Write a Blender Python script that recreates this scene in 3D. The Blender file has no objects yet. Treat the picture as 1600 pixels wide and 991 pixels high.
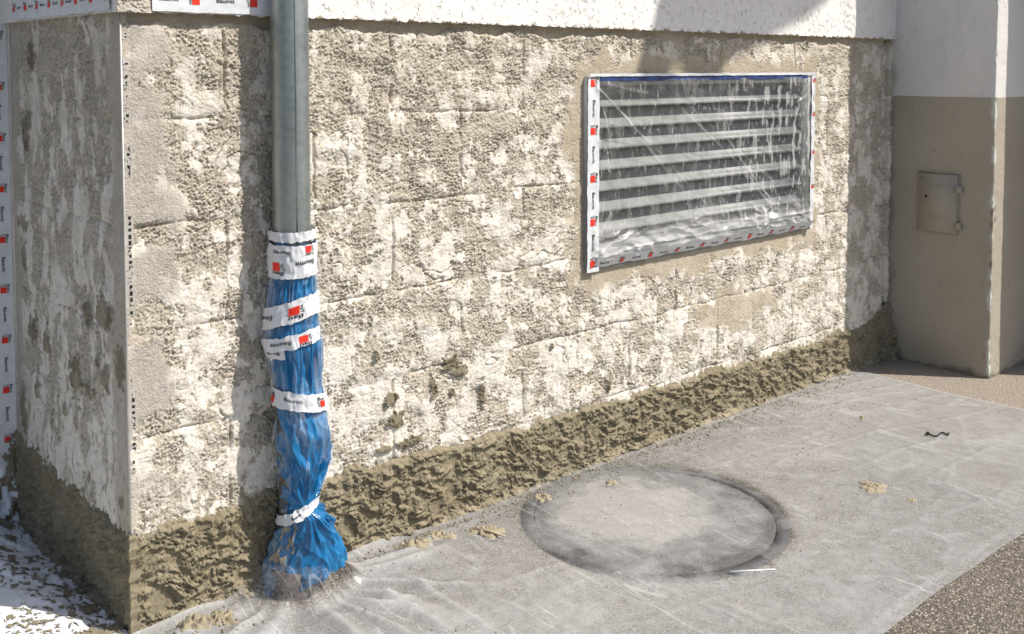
import bpy, math, random
import numpy as np
from mathutils import Vector

random.seed(7)
S = bpy.context.scene
C = S.collection

# ------------------------------------------------------------------ camera, world, sun
F_PX, CX, CY, HZ = 1632.0, 800.0, 195.0, 105.0
PITCH = math.atan((CY - HZ) / F_PX)
YAW = math.radians(47.8)
CAM = np.array([-1.06241306, -2.65761753, 1.5])
cam_d = bpy.data.cameras.new('camera')
cam = bpy.data.objects.new('camera', cam_d)
C.objects.link(cam)
cam.location = CAM
cam.rotation_euler = (math.pi / 2 - PITCH, 0, YAW - math.pi / 2)
cam_d.sensor_width = 36
cam_d.lens = 36 * F_PX / 1600
cam_d.shift_y = -300 / 1600
cam_d.clip_start = 0.02
cam_d.clip_end = 2000
S.camera = cam

SUN_EL = math.radians(49)
SAZ = np.array([0.623, -0.782])
SUN = np.array([SAZ[0] * math.cos(SUN_EL), SAZ[1] * math.cos(SUN_EL), math.sin(SUN_EL)])
W = bpy.data.worlds.new('World')
S.world = W
W.use_nodes = True
wn = W.node_tree
bg = wn.nodes['Background']
sky = wn.nodes.new('ShaderNodeTexSky')
sky.sky_type = 'NISHITA'
sky.sun_disc = False
sky.sun_elevation = SUN_EL
sky.sun_rotation = math.atan2(SAZ[0], SAZ[1])
sky.dust_density = 2.0
wn.links.new(sky.outputs[0], bg.inputs[0])
bg.inputs[1].default_value = 0.105
sl = bpy.data.lights.new('sun', 'SUN')
sl.energy = 4.8
sl.angle = math.radians(0.5)
sl.color = (1.0, 0.94, 0.86)
so = bpy.data.objects.new('sun', sl)
C.objects.link(so)
so.rotation_euler = Vector(-SUN).to_track_quat('-Z', 'Y').to_euler()
so.location = (3, -4, 6)
S.view_settings.view_transform = 'Standard'
S.view_settings.look = 'None'
S.view_settings.gamma = 1
S.view_settings.exposure = 0.25

# ------------------------------------------------------------------ photo geometry helpers (pixel -> point on a known plane)
FW = np.array([math.cos(YAW) * math.cos(PITCH), math.sin(YAW) * math.cos(PITCH), -math.sin(PITCH)])
RT = np.array([math.sin(YAW), -math.cos(YAW), 0.0])
UP = np.cross(RT, FW)
FH = np.array([math.cos(YAW), math.sin(YAW), 0.0])


def on(x, y, ax, v):
    r = FW * F_PX + RT * (x - CX) - UP * (y - CY)
    return CAM + (v - CAM[ax]) / r[ax] * r


# ------------------------------------------------------------------ noise
_rng = np.random.RandomState(3)
PERM = np.concatenate([_rng.permutation(512)] * 3).astype(np.int64)
ANG = _rng.rand(512) * 2 * np.pi
GX, GY = np.cos(ANG), np.sin(ANG)
RND = _rng.rand(512)
RND2 = _rng.rand(512)


def _h(ix, iy, seed):
    return PERM[(PERM[(ix + seed * 37) & 511] + iy + seed * 101) & 511]


def perlin(x, y, seed=0):
    x, y = np.broadcast_arrays(np.asarray(x, float), np.asarray(y, float))
    ix = np.floor(x).astype(np.int64)
    iy = np.floor(y).astype(np.int64)
    fx, fy = x - ix, y - iy
    u = fx * fx * fx * (fx * (fx * 6 - 15) + 10)
    v = fy * fy * fy * (fy * (fy * 6 - 15) + 10)

    def g(dx, dy):
        k = _h(ix + dx, iy + dy, seed)
        return GX[k] * (fx - dx) + GY[k] * (fy - dy)
    a = g(0, 0) * (1 - u) + g(1, 0) * u
    b = g(0, 1) * (1 - u) + g(1, 1) * u
    return (a * (1 - v) + b * v) * 1.5


def fbm(x, y, octv=4, seed=0, gain=0.5):
    t, a = 0, 1.0
    x = np.asarray(x, float)
    y = np.asarray(y, float)
    for o in range(octv):
        t = t + a * perlin(x + 13.7 * o, y + 7.3 * o, seed + o)
        x, y, a = x * 2.03, y * 2.03, a * gain
    return t


def worley(x, y, seed=0):
    x, y = np.broadcast_arrays(np.asarray(x, float), np.asarray(y, float))
    ix = np.floor(x).astype(np.int64)
    iy = np.floor(y).astype(np.int64)
    best = np.full(x.shape, 9.0)
    for dx in (-1, 0, 1):
        for dy in (-1, 0, 1):
            k = _h(ix + dx, iy + dy, seed)
            d = (ix + dx + RND[k] - x) ** 2 + (iy + dy + RND2[k] - y) ** 2
            best = np.minimum(best, d)
    return np.sqrt(best)


def ss(a, b, x):
    t = np.clip((x - a) / (b - a), 0, 1)
    return t * t * (3 - 2 * t)


def facet(x, y, seed=0):
    """crumple: flat triangles between random lattice heights"""
    x, y = np.broadcast_arrays(np.asarray(x, float), np.asarray(y, float))
    ix = np.floor(x).astype(np.int64)
    iy = np.floor(y).astype(np.int64)
    fx, fy = x - ix, y - iy
    v = lambda a, b: RND[_h(ix + a, iy + b, seed)]
    a, b, c, d = v(0, 0), v(1, 0), v(0, 1), v(1, 1)
    lo = a + fx * (b - a) + fy * (d - b)
    hi = a + fy * (c - a) + fx * (d - c)
    return np.where(fx > fy, lo, hi) - .5


def terrace(t, e=0.18):
    f = np.floor(t)
    return f + ss(0, e, t - f)


# ------------------------------------------------------------------ objects
def tag(o, label=None, cat=None, group=None, kind=None):
    if label: o['label'] = label
    if cat: o['category'] = cat
    if group: o['group'] = group
    if kind: o['kind'] = kind
    return o


def empty(name, loc, label, cat, group=None):
    o = bpy.data.objects.new(name, None)
    o.empty_display_size = 0.05
    C.objects.link(o)
    o.location = loc
    return tag(o, label, cat, group)


def raw_mesh(name, V, loops, starts, attrs=None, smooth=True):
    me = bpy.data.meshes.new(name)
    V = np.ascontiguousarray(V, dtype=np.float32)
    me.vertices.add(len(V))
    me.vertices.foreach_set('co', V.ravel())
    me.loops.add(len(loops))
    me.loops.foreach_set('vertex_index', np.asarray(loops, dtype=np.int32))
    me.polygons.add(len(starts))
    me.polygons.foreach_set('loop_start', np.asarray(starts, dtype=np.int32))
    me.update(calc_edges=True)
    if smooth:
        me.polygons.foreach_set('use_smooth', np.ones(len(starts), dtype=bool))
    for k, a in (attrs or {}).items():
        at = me.attributes.new(k, 'FLOAT', 'POINT')
        at.data.foreach_set('value', np.ascontiguousarray(a, dtype=np.float32).ravel())
    return me


def link(name, me, mat, parent=None, loc=None):
    o = bpy.data.objects.new(name, me)
    C.objects.link(o)
    if mat is not None and not me.materials:
        me.materials.append(mat)
    if parent is not None:
        o.parent = parent
    if loc is not None:
        o.location = loc
    return o


def ploc(parent):
    p = np.zeros(3)
    while parent is not None:
        p = p + np.array(parent.location)
        parent = parent.parent
    return p


def origin_for(V, parent):
    """top-level meshes get their origin at their base centre"""
    return np.array([(V[:, 0].min() + V[:, 0].max()) / 2, (V[:, 1].min() + V[:, 1].max()) / 2, V[:, 2].min()])


def place(name, V, loops, starts, mat, parent, attrs=None, smooth=True):
    V = np.asarray(V, float)
    if parent is None:
        o0 = origin_for(V, None)
        me = raw_mesh(name, V - o0, loops, starts, attrs, smooth)
        return link(name, me, mat, None, o0)
    me = raw_mesh(name, V - ploc(parent), loops, starts, attrs, smooth)
    return link(name, me, mat, parent)


def grid(name, P, mat, parent=None, keep=None, attrs=None, smooth=True, flip=False):
    ny, nx = P.shape[:2]
    idx = np.arange(ny * nx).reshape(ny, nx)
    q = np.stack([idx[:-1, :-1], idx[:-1, 1:], idx[1:, 1:], idx[1:, :-1]], -1)
    if flip:
        q = q[..., ::-1]
    q = q.reshape(-1, 4)
    if keep is not None:
        q = q[keep.ravel()]
    if len(q) == 0:
        return None
    used, inv = np.unique(q.ravel(), return_inverse=True)
    V = P.reshape(-1, 3)[used]
    at = {k: a.reshape(-1)[used] for k, a in (attrs or {}).items()}
    return place(name, V, inv.ravel(), np.arange(len(q)) * 4, mat, parent, at, smooth)


def poly(name, V, faces, mat, parent=None, smooth=False, attrs=None):
    loops, starts = [], []
    for f in faces:
        starts.append(len(loops))
        loops += list(f)
    return place(name, np.array(V, float), loops, starts, mat, parent, attrs, smooth)


class MB:
    def __init__(s):
        s.V, s.F = [], []

    def add(s, V, F):
        b = len(s.V)
        s.V += [tuple(v) for v in V]
        s.F += [tuple(i + b for i in f) for f in F]
        return s

    def box(s, a, b, c=0.0):
        x0, y0, z0 = np.minimum(a, b)
        x1, y1, z1 = np.maximum(a, b)
        if c <= 0:
            V = [(x0, y0, z0), (x1, y0, z0), (x1, y1, z0), (x0, y1, z0), (x0, y0, z1), (x1, y0, z1), (x1, y1, z1), (x0, y1, z1)]
            return s.add(V, [(0, 3, 2, 1), (4, 5, 6, 7), (0, 1, 5, 4), (1, 2, 6, 5), (2, 3, 7, 6), (3, 0, 4, 7)])
        V, F = [], []
        for (z, k) in ((z0, c), (z0 + c, 0), (z1 - c, 0), (z1, c)):
            V += [(x0 + k, y0 + k, z), (x1 - k, y0 + k, z), (x1 - k, y1 - k, z), (x0 + k, y1 - k, z)]
        F.append((3, 2, 1, 0))
        for r in range(3):
            for i in range(4):
                F.append((r * 4 + i, r * 4 + (i + 1) % 4, r * 4 + 4 + (i + 1) % 4, r * 4 + 4 + i))
        F.append((12, 13, 14, 15))
        return s.add(V, F)

    def tube(s, pts, r, n=10, cap=True):
        pts = [np.array(p, float) for p in pts]
        rr = r if hasattr(r, '__len__') else [r] * len(pts)
        V, F = [], []
        for i, p in enumerate(pts):
            t = pts[min(i + 1, len(pts) - 1)] - pts[max(i - 1, 0)]
            t /= np.linalg.norm(t) + 1e-9
            a = np.cross(t, [0, 0, 1.0])
            if np.linalg.norm(a) < 1e-3:
                a = np.cross(t, [0, 1.0, 0])
            a /= np.linalg.norm(a)
            b = np.cross(t, a)
            for k in range(n):
                w = 2 * np.pi * k / n
                V.append(p + rr[i] * (math.cos(w) * a + math.sin(w) * b))
        for i in range(len(pts) - 1):
            for k in range(n):
                F.append((i * n + k, i * n + (k + 1) % n, (i + 1) * n + (k + 1) % n, (i + 1) * n + k))
        if cap:
            F.append(tuple(range(n))[::-1])
            F.append(tuple((len(pts) - 1) * n + k for k in range(n)))
        return s.add(V, F)

    def build(s, name, mat, parent=None, smooth=False):
        return poly(name, s.V, s.F, mat, parent, smooth)


# ------------------------------------------------------------------ materials
class NT:
    def __init__(s, name):
        s.m = bpy.data.materials.new(name)
        s.m.use_nodes = True
        s.t = s.m.node_tree
        s.b = s.t.nodes['Principled BSDF']
        s.out = s.t.nodes['Material Output']
        s.pos = s.n('ShaderNodeNewGeometry').outputs['Position']

    def n(s, typ, **kw):
        nd = s.t.nodes.new(typ)
        for k, v in kw.items():
            setattr(nd, k, v)
        return nd

    def set(s, sock, v):
        if hasattr(v, 'is_linked') or isinstance(v, bpy.types.NodeSocket):
            s.t.links.new(v, sock)
        elif isinstance(v, (tuple, list)):
            sock.default_value = tuple(v) + ((1,) if len(v) == 3 and len(sock.default_value) == 4 else ())
        else:
            sock.default_value = v

    def mapped(s, scale):
        m = s.n('ShaderNodeMapping')
        s.t.links.new(s.pos, m.inputs[0])
        m.inputs['Scale'].default_value = scale
        return m.outputs[0]

    def noise(s, scale=10, detail=4, rough=0.55, vec=None, dist=0.0):
        nd = s.n('ShaderNodeTexNoise')
        s.t.links.new(vec if vec is not None else s.pos, nd.inputs['Vector'])
        nd.inputs['Scale'].default_value = scale
        nd.inputs['Detail'].default_value = detail
        nd.inputs['Roughness'].default_value = rough
        nd.inputs['Distortion'].default_value = dist
        return nd.outputs[0]

    def vor(s, scale, out='Distance', vec=None, feature='F1'):
        nd = s.n('ShaderNodeTexVoronoi', feature=feature)
        s.t.links.new(vec if vec is not None else s.pos, nd.inputs['Vector'])
        nd.inputs['Scale'].default_value = scale
        return nd.outputs[out]

    def ramp(s, f, a, b, lo=0.0, hi=1.0):
        nd = s.n('ShaderNodeMapRange', clamp=True)
        s.set(nd.inputs[0], f)
        for i, v in enumerate((a, b, lo, hi)):
            nd.inputs[i + 1].default_value = v
        return nd.outputs[0]

    def mix(s, f, a, b, blend='MIX'):
        nd = s.n('ShaderNodeMix', data_type='RGBA', blend_type=blend)
        s.set(nd.inputs[0], f)
        s.set(nd.inputs[6], a)
        s.set(nd.inputs[7], b)
        return nd.outputs[2]

    def math(s, op, a, b=0.0):
        nd = s.n('ShaderNodeMath', operation=op)
        s.set(nd.inputs[0], a)
        s.set(nd.inputs[1], b)
        return nd.outputs[0]

    def attr(s, name):
        return s.n('ShaderNodeAttribute', attribute_name=name).outputs['Fac']

    def sep(s, i):
        nd = s.n('ShaderNodeSeparateXYZ')
        s.t.links.new(s.pos, nd.inputs[0])
        return nd.outputs[i]

    def bump(s, h, dist, strength=1.0, prev=None):
        nd = s.n('ShaderNodeBump')
        s.set(nd.inputs['Height'], h)
        nd.inputs['Distance'].default_value = dist
        s.set(nd.inputs['Strength'], strength)
        if prev is not None:
            s.t.links.new(prev, nd.inputs['Normal'])
        return nd.outputs[0]

    def fin(s, col=None, rough=0.9, nrm=None, metal=0.0, spec=0.3):
        if col is not None: s.set(s.b.inputs['Base Color'], col)
        s.set(s.b.inputs['Roughness'], rough)
        s.set(s.b.inputs['Metallic'], metal)
        s.b.inputs['Specular IOR Level'].default_value = spec
        if nrm is not None: s.t.links.new(nrm, s.b.inputs['Normal'])
        return s.m

    def see_through(s, alpha):
        tr = s.n('ShaderNodeBsdfTransparent')
        mx = s.n('ShaderNodeMixShader')
        s.set(mx.inputs[0], alpha)
        s.t.links.new(tr.outputs[0], mx.inputs[1])
        s.t.links.new(s.b.outputs[0], mx.inputs[2])
        s.t.links.new(mx.outputs[0], s.out.inputs[0])
        return s.m


def plain(name, col, rough=0.7, metal=0.0, spec=0.3, var=0.12, vs=30, bumpd=0.0):
    t = NT(name)
    f = t.noise(vs, 4)
    c = t.mix(t.ramp(f, 0.3, 0.7), tuple(x * (1 - var) for x in col), tuple(min(1, x * (1 + var)) for x in col))
    nr = t.bump(t.noise(vs * 6, 3), bumpd) if bumpd else None
    return t.fin(c, rough, nr, metal, spec)


def mat_wall():
    t = NT('old_mortar_and_lime')
    wh, wet, warm, gry = t.attr('lime'), t.attr('wet'), t.attr('warm'), t.attr('grey')
    n1, n2, n3 = t.noise(9, 5), t.noise(60, 4), t.noise(260, 3, 0.6)
    base = t.mix(t.ramp(n1, .35, .65), (.565, .51, .415), (.655, .60, .505))
    base = t.mix(t.ramp(n2, .35, .7), base, (.50, .44, .345))
    base = t.mix(t.math('MULTIPLY', warm, .75), base, (.47, .40, .29))
    white = t.mix(t.ramp(n2, .3, .7), (.75, .715, .655), (.65, .61, .545))
    f = t.math('MULTIPLY', wh, t.ramp(n3, .25, .55, .55, 1.0))
    c = t.mix(f, base, white)
    c = t.mix(t.math('MULTIPLY', gry, .8), c, (.45, .42, .38))
    c = t.mix(t.ramp(n3, .37, .29, 0, .3), c, (.24, .205, .15))  # darkens the fine pits, their shade put into the colour
    wetc = t.mix(t.ramp(n2, .3, .7), (.185, .158, .105), (.265, .23, .16))
    c = t.mix(wet, c, wetc)
    st = t.ramp(wh, .1, .8, 1.0, .35)
    b = t.bump(n3, .0028, st)
    b = t.bump(t.noise(130, 4, .65), .0034, st, b)
    return t.fin(c, .95, b, spec=.15)


def mat_wetmortar():
    t = NT('fresh_render_mortar')
    n1, n2, n3 = t.noise(7, 5), t.noise(50, 4), t.noise(260, 3, .6)
    c = t.mix(t.ramp(n1, .35, .65), (.168, .146, .095), (.252, .222, .154))
    c = t.mix(t.ramp(n2, .4, .75), c, (.30, .25, .165))
    c = t.mix(t.ramp(t.attr('dry'), 0, 1, 0, .6), c, (.42, .36, .255))
    c = t.mix(t.ramp(n3, .38, .28, 0, .45), c, (.10, .083, .05))  # shade in the small mortar pits painted into the colour
    b = t.bump(n3, .0022, .8)
    b = t.bump(t.noise(120, 4, .6), .003, .8, b)
    return t.fin(c, .88, b, spec=.25)


def mat_plaster():
    t = NT('white_rough_plaster')
    n1, n2 = t.noise(5, 5), t.noise(140, 4, .6)
    c = t.mix(t.ramp(n1, .3, .7), (.72, .70, .67), (.80, .785, .76))
    pit = t.ramp(t.noise(75, 2, .5, t.mapped((1, 1, .55))), .34, .30)
    c = t.mix(t.math('MULTIPLY', pit, .35), c, (.42, .37, .30))
    b = t.bump(n2, .0022, .7)
    b = t.bump(t.ramp(t.noise(75, 2, .5, t.mapped((1, 1, .55))), .38, .30, 1, 0), .003, .9, b)
    return t.fin(c, .9, b, spec=.2)


def mat_paint(name, c1, c2):
    t = NT(name)
    n1, n2 = t.noise(3, 5), t.noise(130, 4, .6)
    c = t.mix(t.ramp(n1, .3, .7), c1, c2)
    st = t.noise(14, 5, .65, t.mapped((1, 1, .35)))
    c = t.mix(t.ramp(st, .56, .75, 0, .35), c, tuple(x * .72 for x in c1))
    c = t.mix(t.ramp(t.noise(45, 2), .30, .24, 0, .8), c, tuple(x * .4 for x in c1))
    c = t.mix(t.attr('chip'), c, (.62, .66, .60))
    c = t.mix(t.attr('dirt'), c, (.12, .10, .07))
    b = t.bump(n2, .002, .6)
    b = t.bump(t.noise(40, 3), .004, .5, b)
    return t.fin(c, .75, b, spec=.3)


def mat_asphalt():
    t = NT('worn_asphalt')
    cell = t.vor(170, 'Color')
    d = t.vor(170, 'Distance')
    bw = t.n('ShaderNodeSeparateColor')
    t.t.links.new(cell, bw.inputs[0])
    r, g = bw.outputs[0], bw.outputs[1]
    big = t.noise(1.4, 4)
    c2 = t.vor(95, 'Color')
    b2 = t.n('ShaderNodeSeparateColor')
    t.t.links.new(c2, b2.inputs[0])
    d2 = t.vor(95, 'Distance')
    stone = t.mix(g, (.10, .085, .065), (.27, .235, .185))
    stone = t.mix(t.ramp(r, .82, .9), stone, (.58, .54, .46))
    stone = t.mix(t.ramp(r, .2, .12), stone, (.05, .045, .04))
    c = t.mix(t.ramp(d, .45, .75), stone, (.055, .048, .04))
    bigst = t.math('MULTIPLY', t.ramp(b2.outputs[0], .72, .76), t.ramp(d2, .5, .38))
    c = t.mix(bigst, c, t.mix(b2.outputs[1], (.16, .135, .105), (.42, .37, .30)))
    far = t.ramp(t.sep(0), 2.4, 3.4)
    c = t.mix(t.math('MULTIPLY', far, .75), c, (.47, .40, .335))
    c = t.mix(t.ramp(t.noise(75, 3, .7), .35, .65, 0, .55), c, (.13, .11, .09))
    c = t.mix(t.ramp(big, .4, .7, 0, .25), c, (.25, .22, .18))
    b = t.bump(t.ramp(d, 0, .8, 1, 0), .004, .9)
    return t.fin(c, .9, b, spec=.25)


def mat_zinc():
    t = NT('galvanised_zinc')
    n1 = t.noise(6, 5, .6, t.mapped((1, 1, .25)))
    c = t.mix(t.ramp(n1, .3, .7), (.25, .29, .295), (.39, .43, .43))
    c = t.mix(t.ramp(t.vor(45, 'Distance'), .1, .6, 0, .25), c, (.5, .54, .54))
    c = t.mix(t.ramp(t.noise(200, 2), .70, .76), c, (.7, .7, .66))
    rr = t.ramp(t.noise(14, 5, .6), .3, .7, .34, .52)
    b = t.bump(t.noise(5, 2), .004, .3)
    return t.fin(c, rr, b, metal=.85, spec=.5)


def mat_blue():
    t = NT('blue_plastic_film')
    dust = t.math('MULTIPLY', t.attr('dust'), t.ramp(t.noise(55, 6, .7, t.mapped((1, 1, .4))), .38, .62))
    c = t.mix(t.ramp(t.noise(12, 4), .3, .7), (.006, .10, .26), (.011, .17, .385))
    c = t.mix(dust, c, (.44, .47, .46))
    c = t.mix(t.attr('mud'), c, (.36, .30, .20))
    rr = t.math('ADD', t.math('MULTIPLY', dust, .4), .15)
    b = t.bump(t.noise(40, 4, .6, t.mapped((1, 1, .6))), .004, .25)
    return t.fin(c, rr, b, spec=.55)


def mat_film(name, a0, a1, tint=(.80, .80, .79), scale=14, rough=.28, specks=True, streak=1.0, bumpd=.004, bs=26):
    """thin clear film, hazier where the 'haze' attribute is high"""
    t = NT(name)
    hz = t.attr('haze')
    n = t.noise(scale, 6, .65, t.mapped((1, 1, streak)))
    base = t.math('ADD', t.ramp(n, .35, .70, a0, a1), hz)
    if specks:
        base = t.math('ADD', base, t.ramp(t.noise(scale * 11, 3, .6, t.mapped((1, 1, streak))), .60, .72, 0, specks))
    if name == 'dusty_clear_sheet':
        base = t.math('MULTIPLY', base, t.ramp(t.attr('clear'), 0, 1, 1, .12))
        for rz_, sc_, th_ in ((.30, (7, .55, 1), .006), (-.55, (9, .7, 1), .005), (1.2, (6, .6, 1), .004)):
            mp = t.n('ShaderNodeMapping')
            t.t.links.new(t.pos, mp.inputs[0])
            mp.inputs['Rotation'].default_value = (0, 0, rz_)
            mp.inputs['Scale'].default_value = sc_
            ln = t.math('ABSOLUTE', t.math('SUBTRACT', t.noise(1.0, 1, .4, mp.outputs[0]), .5))
            base = t.math('ADD', base, t.math('MULTIPLY', t.ramp(ln, th_, th_ * .35, 0, .22), t.ramp(t.noise(5, 2), .46, .58)))
    if name == 'dusty_clear_sheet':
        base = t.math('ADD', base, t.ramp(t.noise(120, 4, .75), .35, .65, -.09, .09))
        base = t.math('ADD', base, t.ramp(t.noise(22, 4, .6), .35, .65, -.05, .05))
    al = t.math('MINIMUM', t.math('MAXIMUM', base, .02), .97)
    b = t.bump(t.noise(bs, 4, .6), bumpd, .6)
    t.fin(t.mix(t.ramp(t.noise(7, 4), .3, .7), tint, tuple(x * .86 for x in tint)), rough, b, spec=.4)
    return t.see_through(al)


def mat_tape():
    t = NT('white_masking_tape')
    c = t.mix(t.ramp(t.noise(60, 4), .3, .7), (.58, .60, .63), (.70, .72, .74))
    c = t.mix(t.ramp(t.noise(30, 6, .75), .52, .72, 0, .6), c, (.50, .48, .44))
    b = t.bump(t.noise(70, 3), .002, .4)
    return t.fin(c, .38, b, spec=.4)


M = {}
M['wall'] = mat_wall()
M['mortar'] = mat_wetmortar()
M['plaster'] = mat_plaster()
M['paint_w'] = mat_paint('white_wall_paint', (.62, .605, .585), (.69, .675, .655))
M['paint_t'] = mat_paint('taupe_wall_paint', (.355, .315, .255), (.40, .36, .295))
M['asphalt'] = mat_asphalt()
M['zinc'] = mat_zinc()
M['blue'] = mat_blue()
M['tape'] = mat_tape()
M['bead'] = plain('corner_bead_metal', (.50, .48, .45), .5, .4)
M['red'] = plain('red_print', (.72, .035, .018), .5)
M['black'] = plain('black_print', (.02, .02, .022), .5)
M['bluetape'] = plain('blue_tape', (.025, .05, .16), .5, var=.5, vs=50)
M['dark'] = plain('void_shade', (.018, .018, .018), .9)  # near-black colour standing in for the shade inside holes and gaps
M['slat'] = plain('grey_slat_paint', (.225, .235, .23), .5, 0, .4, .2, 18)
M['clay'] = plain('brown_standpipe', (.12, .10, .088), .6)
M['iron'] = plain('cast_iron', (.085, .085, .088), .7, .1, .4, .3, 40, .002)
M['lid'] = plain('concrete_cover_fill', (.36, .33, .29), .9, 0, .2, .25, 60, .002)
M['rubber'] = plain('black_rubber', (.012, .012, .012), .5)
M['sheet'] = mat_film('dusty_clear_sheet', .40, .56, (.51, .508, .50), 14, .22, .3, 1.0, .002, 60)
M['ventfilm'] = mat_film('clear_vent_film', -.03, .06, (.84, .84, .82), 12, .2, .4, .22, .005, 18)
M['wrap'] = mat_film('clear_wrap_film', .03, .16, (.80, .82, .83), 20, .15, .25, .4, .004, 30)
M['whitefilm'] = plain('white_masking_film', (.74, .76, .79), .4, 0, .4, .06, 20, .003)
M['caster_grey'] = plain('caster_grey', (.5, .5, .48), .8)

# ------------------------------------------------------------------ printed marks on the tapes
def text_mesh(txt, size, name):
    cu = bpy.data.curves.new(name, 'FONT')
    cu.body = txt
    cu.size = size
    cu.align_x = 'CENTER'
    cu.align_y = 'CENTER'
    cu.offset = size * 0.012
    ob = bpy.data.objects.new(name, cu)
    C.objects.link(ob)
    bpy.context.view_layer.update()
    me = bpy.data.meshes.new_from_object(ob)
    bpy.data.objects.remove(ob)
    bpy.data.curves.remove(cu)
    return me


def me_arrays(me):
    V = np.array([v.co[:] for v in me.vertices])
    return V, [tuple(p.vertices) for p in me.polygons]


def rot2(V, a):
    c, s = math.cos(a), math.sin(a)
    W_ = V.copy()
    W_[:, 0] = V[:, 0] * c - V[:, 1] * s
    W_[:, 1] = V[:, 0] * s + V[:, 1] * c
    return W_


def fit(V, w, h):
    V = V - (V.max(0) + V.min(0)) / 2
    e = V.max(0) - V.min(0)
    V[:, 0] *= w / e[0]
    V[:, 1] *= h / e[1]
    return V


_v, WORD_F = me_arrays(text_mesh('Baumit', .02, 'printed_word'))
WORD_V = fit(_v, .056, .0125)
_v, _f1 = me_arrays(text_mesh('Bau', .02, 'printed_letters'))
_v1 = fit(_v, .031, .0105) + np.array([-.002, .0145, 0])
_v, _f2 = me_arrays(text_mesh('miT', .02, 'printed_letters'))
_v2 = rot2(fit(_v, .021, .0085), math.pi / 2) + np.array([-.0155, -.003, 0])
LOGO_V = np.concatenate([_v1, _v2])
LOGO_F = _f1 + [tuple(i + len(_v1) for i in f) for f in _f2]
sqx = np.linspace(-.0095, .0135, 5)
sqy = np.linspace(-.0145, .0075, 4)
SQ_V = np.array([(x, y, 0) for y in sqy for x in sqx])
SQ_F = [(r * 5 + c, r * 5 + c + 1, r * 5 + c + 6, r * 5 + c + 5) for r in range(3) for c in range(4)]


def print_on(parent, fmap, s, t, kind, ang=0.0, k=1.0, flip=False):
    """prints one word or one emblem on a tape; fmap(s, t) gives a point on the tape's face"""
    todo = [('printed_word', WORD_V, WORD_F, 'black')] if kind == 'word' else \
        [('emblem_square', SQ_V, SQ_F, 'red'), ('emblem_letters', LOGO_V, LOGO_F, 'black')]
    for nm, V, F, mt in todo:
        W_ = rot2(V * k, ang)
        P = np.array([fmap(s + v[0], t + v[1]) for v in W_])
        poly(nm, P, F, M[mt], parent)


# ------------------------------------------------------------------ ground
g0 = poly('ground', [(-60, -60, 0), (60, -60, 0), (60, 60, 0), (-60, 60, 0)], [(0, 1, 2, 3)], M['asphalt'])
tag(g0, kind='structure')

# ------------------------------------------------------------------ plinth wall: concrete blocks, fresh mortar, corner bead
plinth = empty('block_plinth_wall', (1.95, .45, 0), 'rough stripped block plinth wall under the white plaster, wet mortar along its foot', 'wall')
COURSES = [0, .24, .52, .80, 1.08, 1.36, 1.64]
VX0, VX1, VZ0, VZ1 = 1.70, 3.20, .752, 1.468
T0 = .006


def blob(u, z, cu, cz, ru, rz, seed):
    d = np.sqrt(((u - cu) / ru) ** 2 + ((z - cz) / rz) ** 2) + .55 * fbm(u * 38, z * 38, 3, seed)
    return ss(1.05, .8, d)


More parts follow.
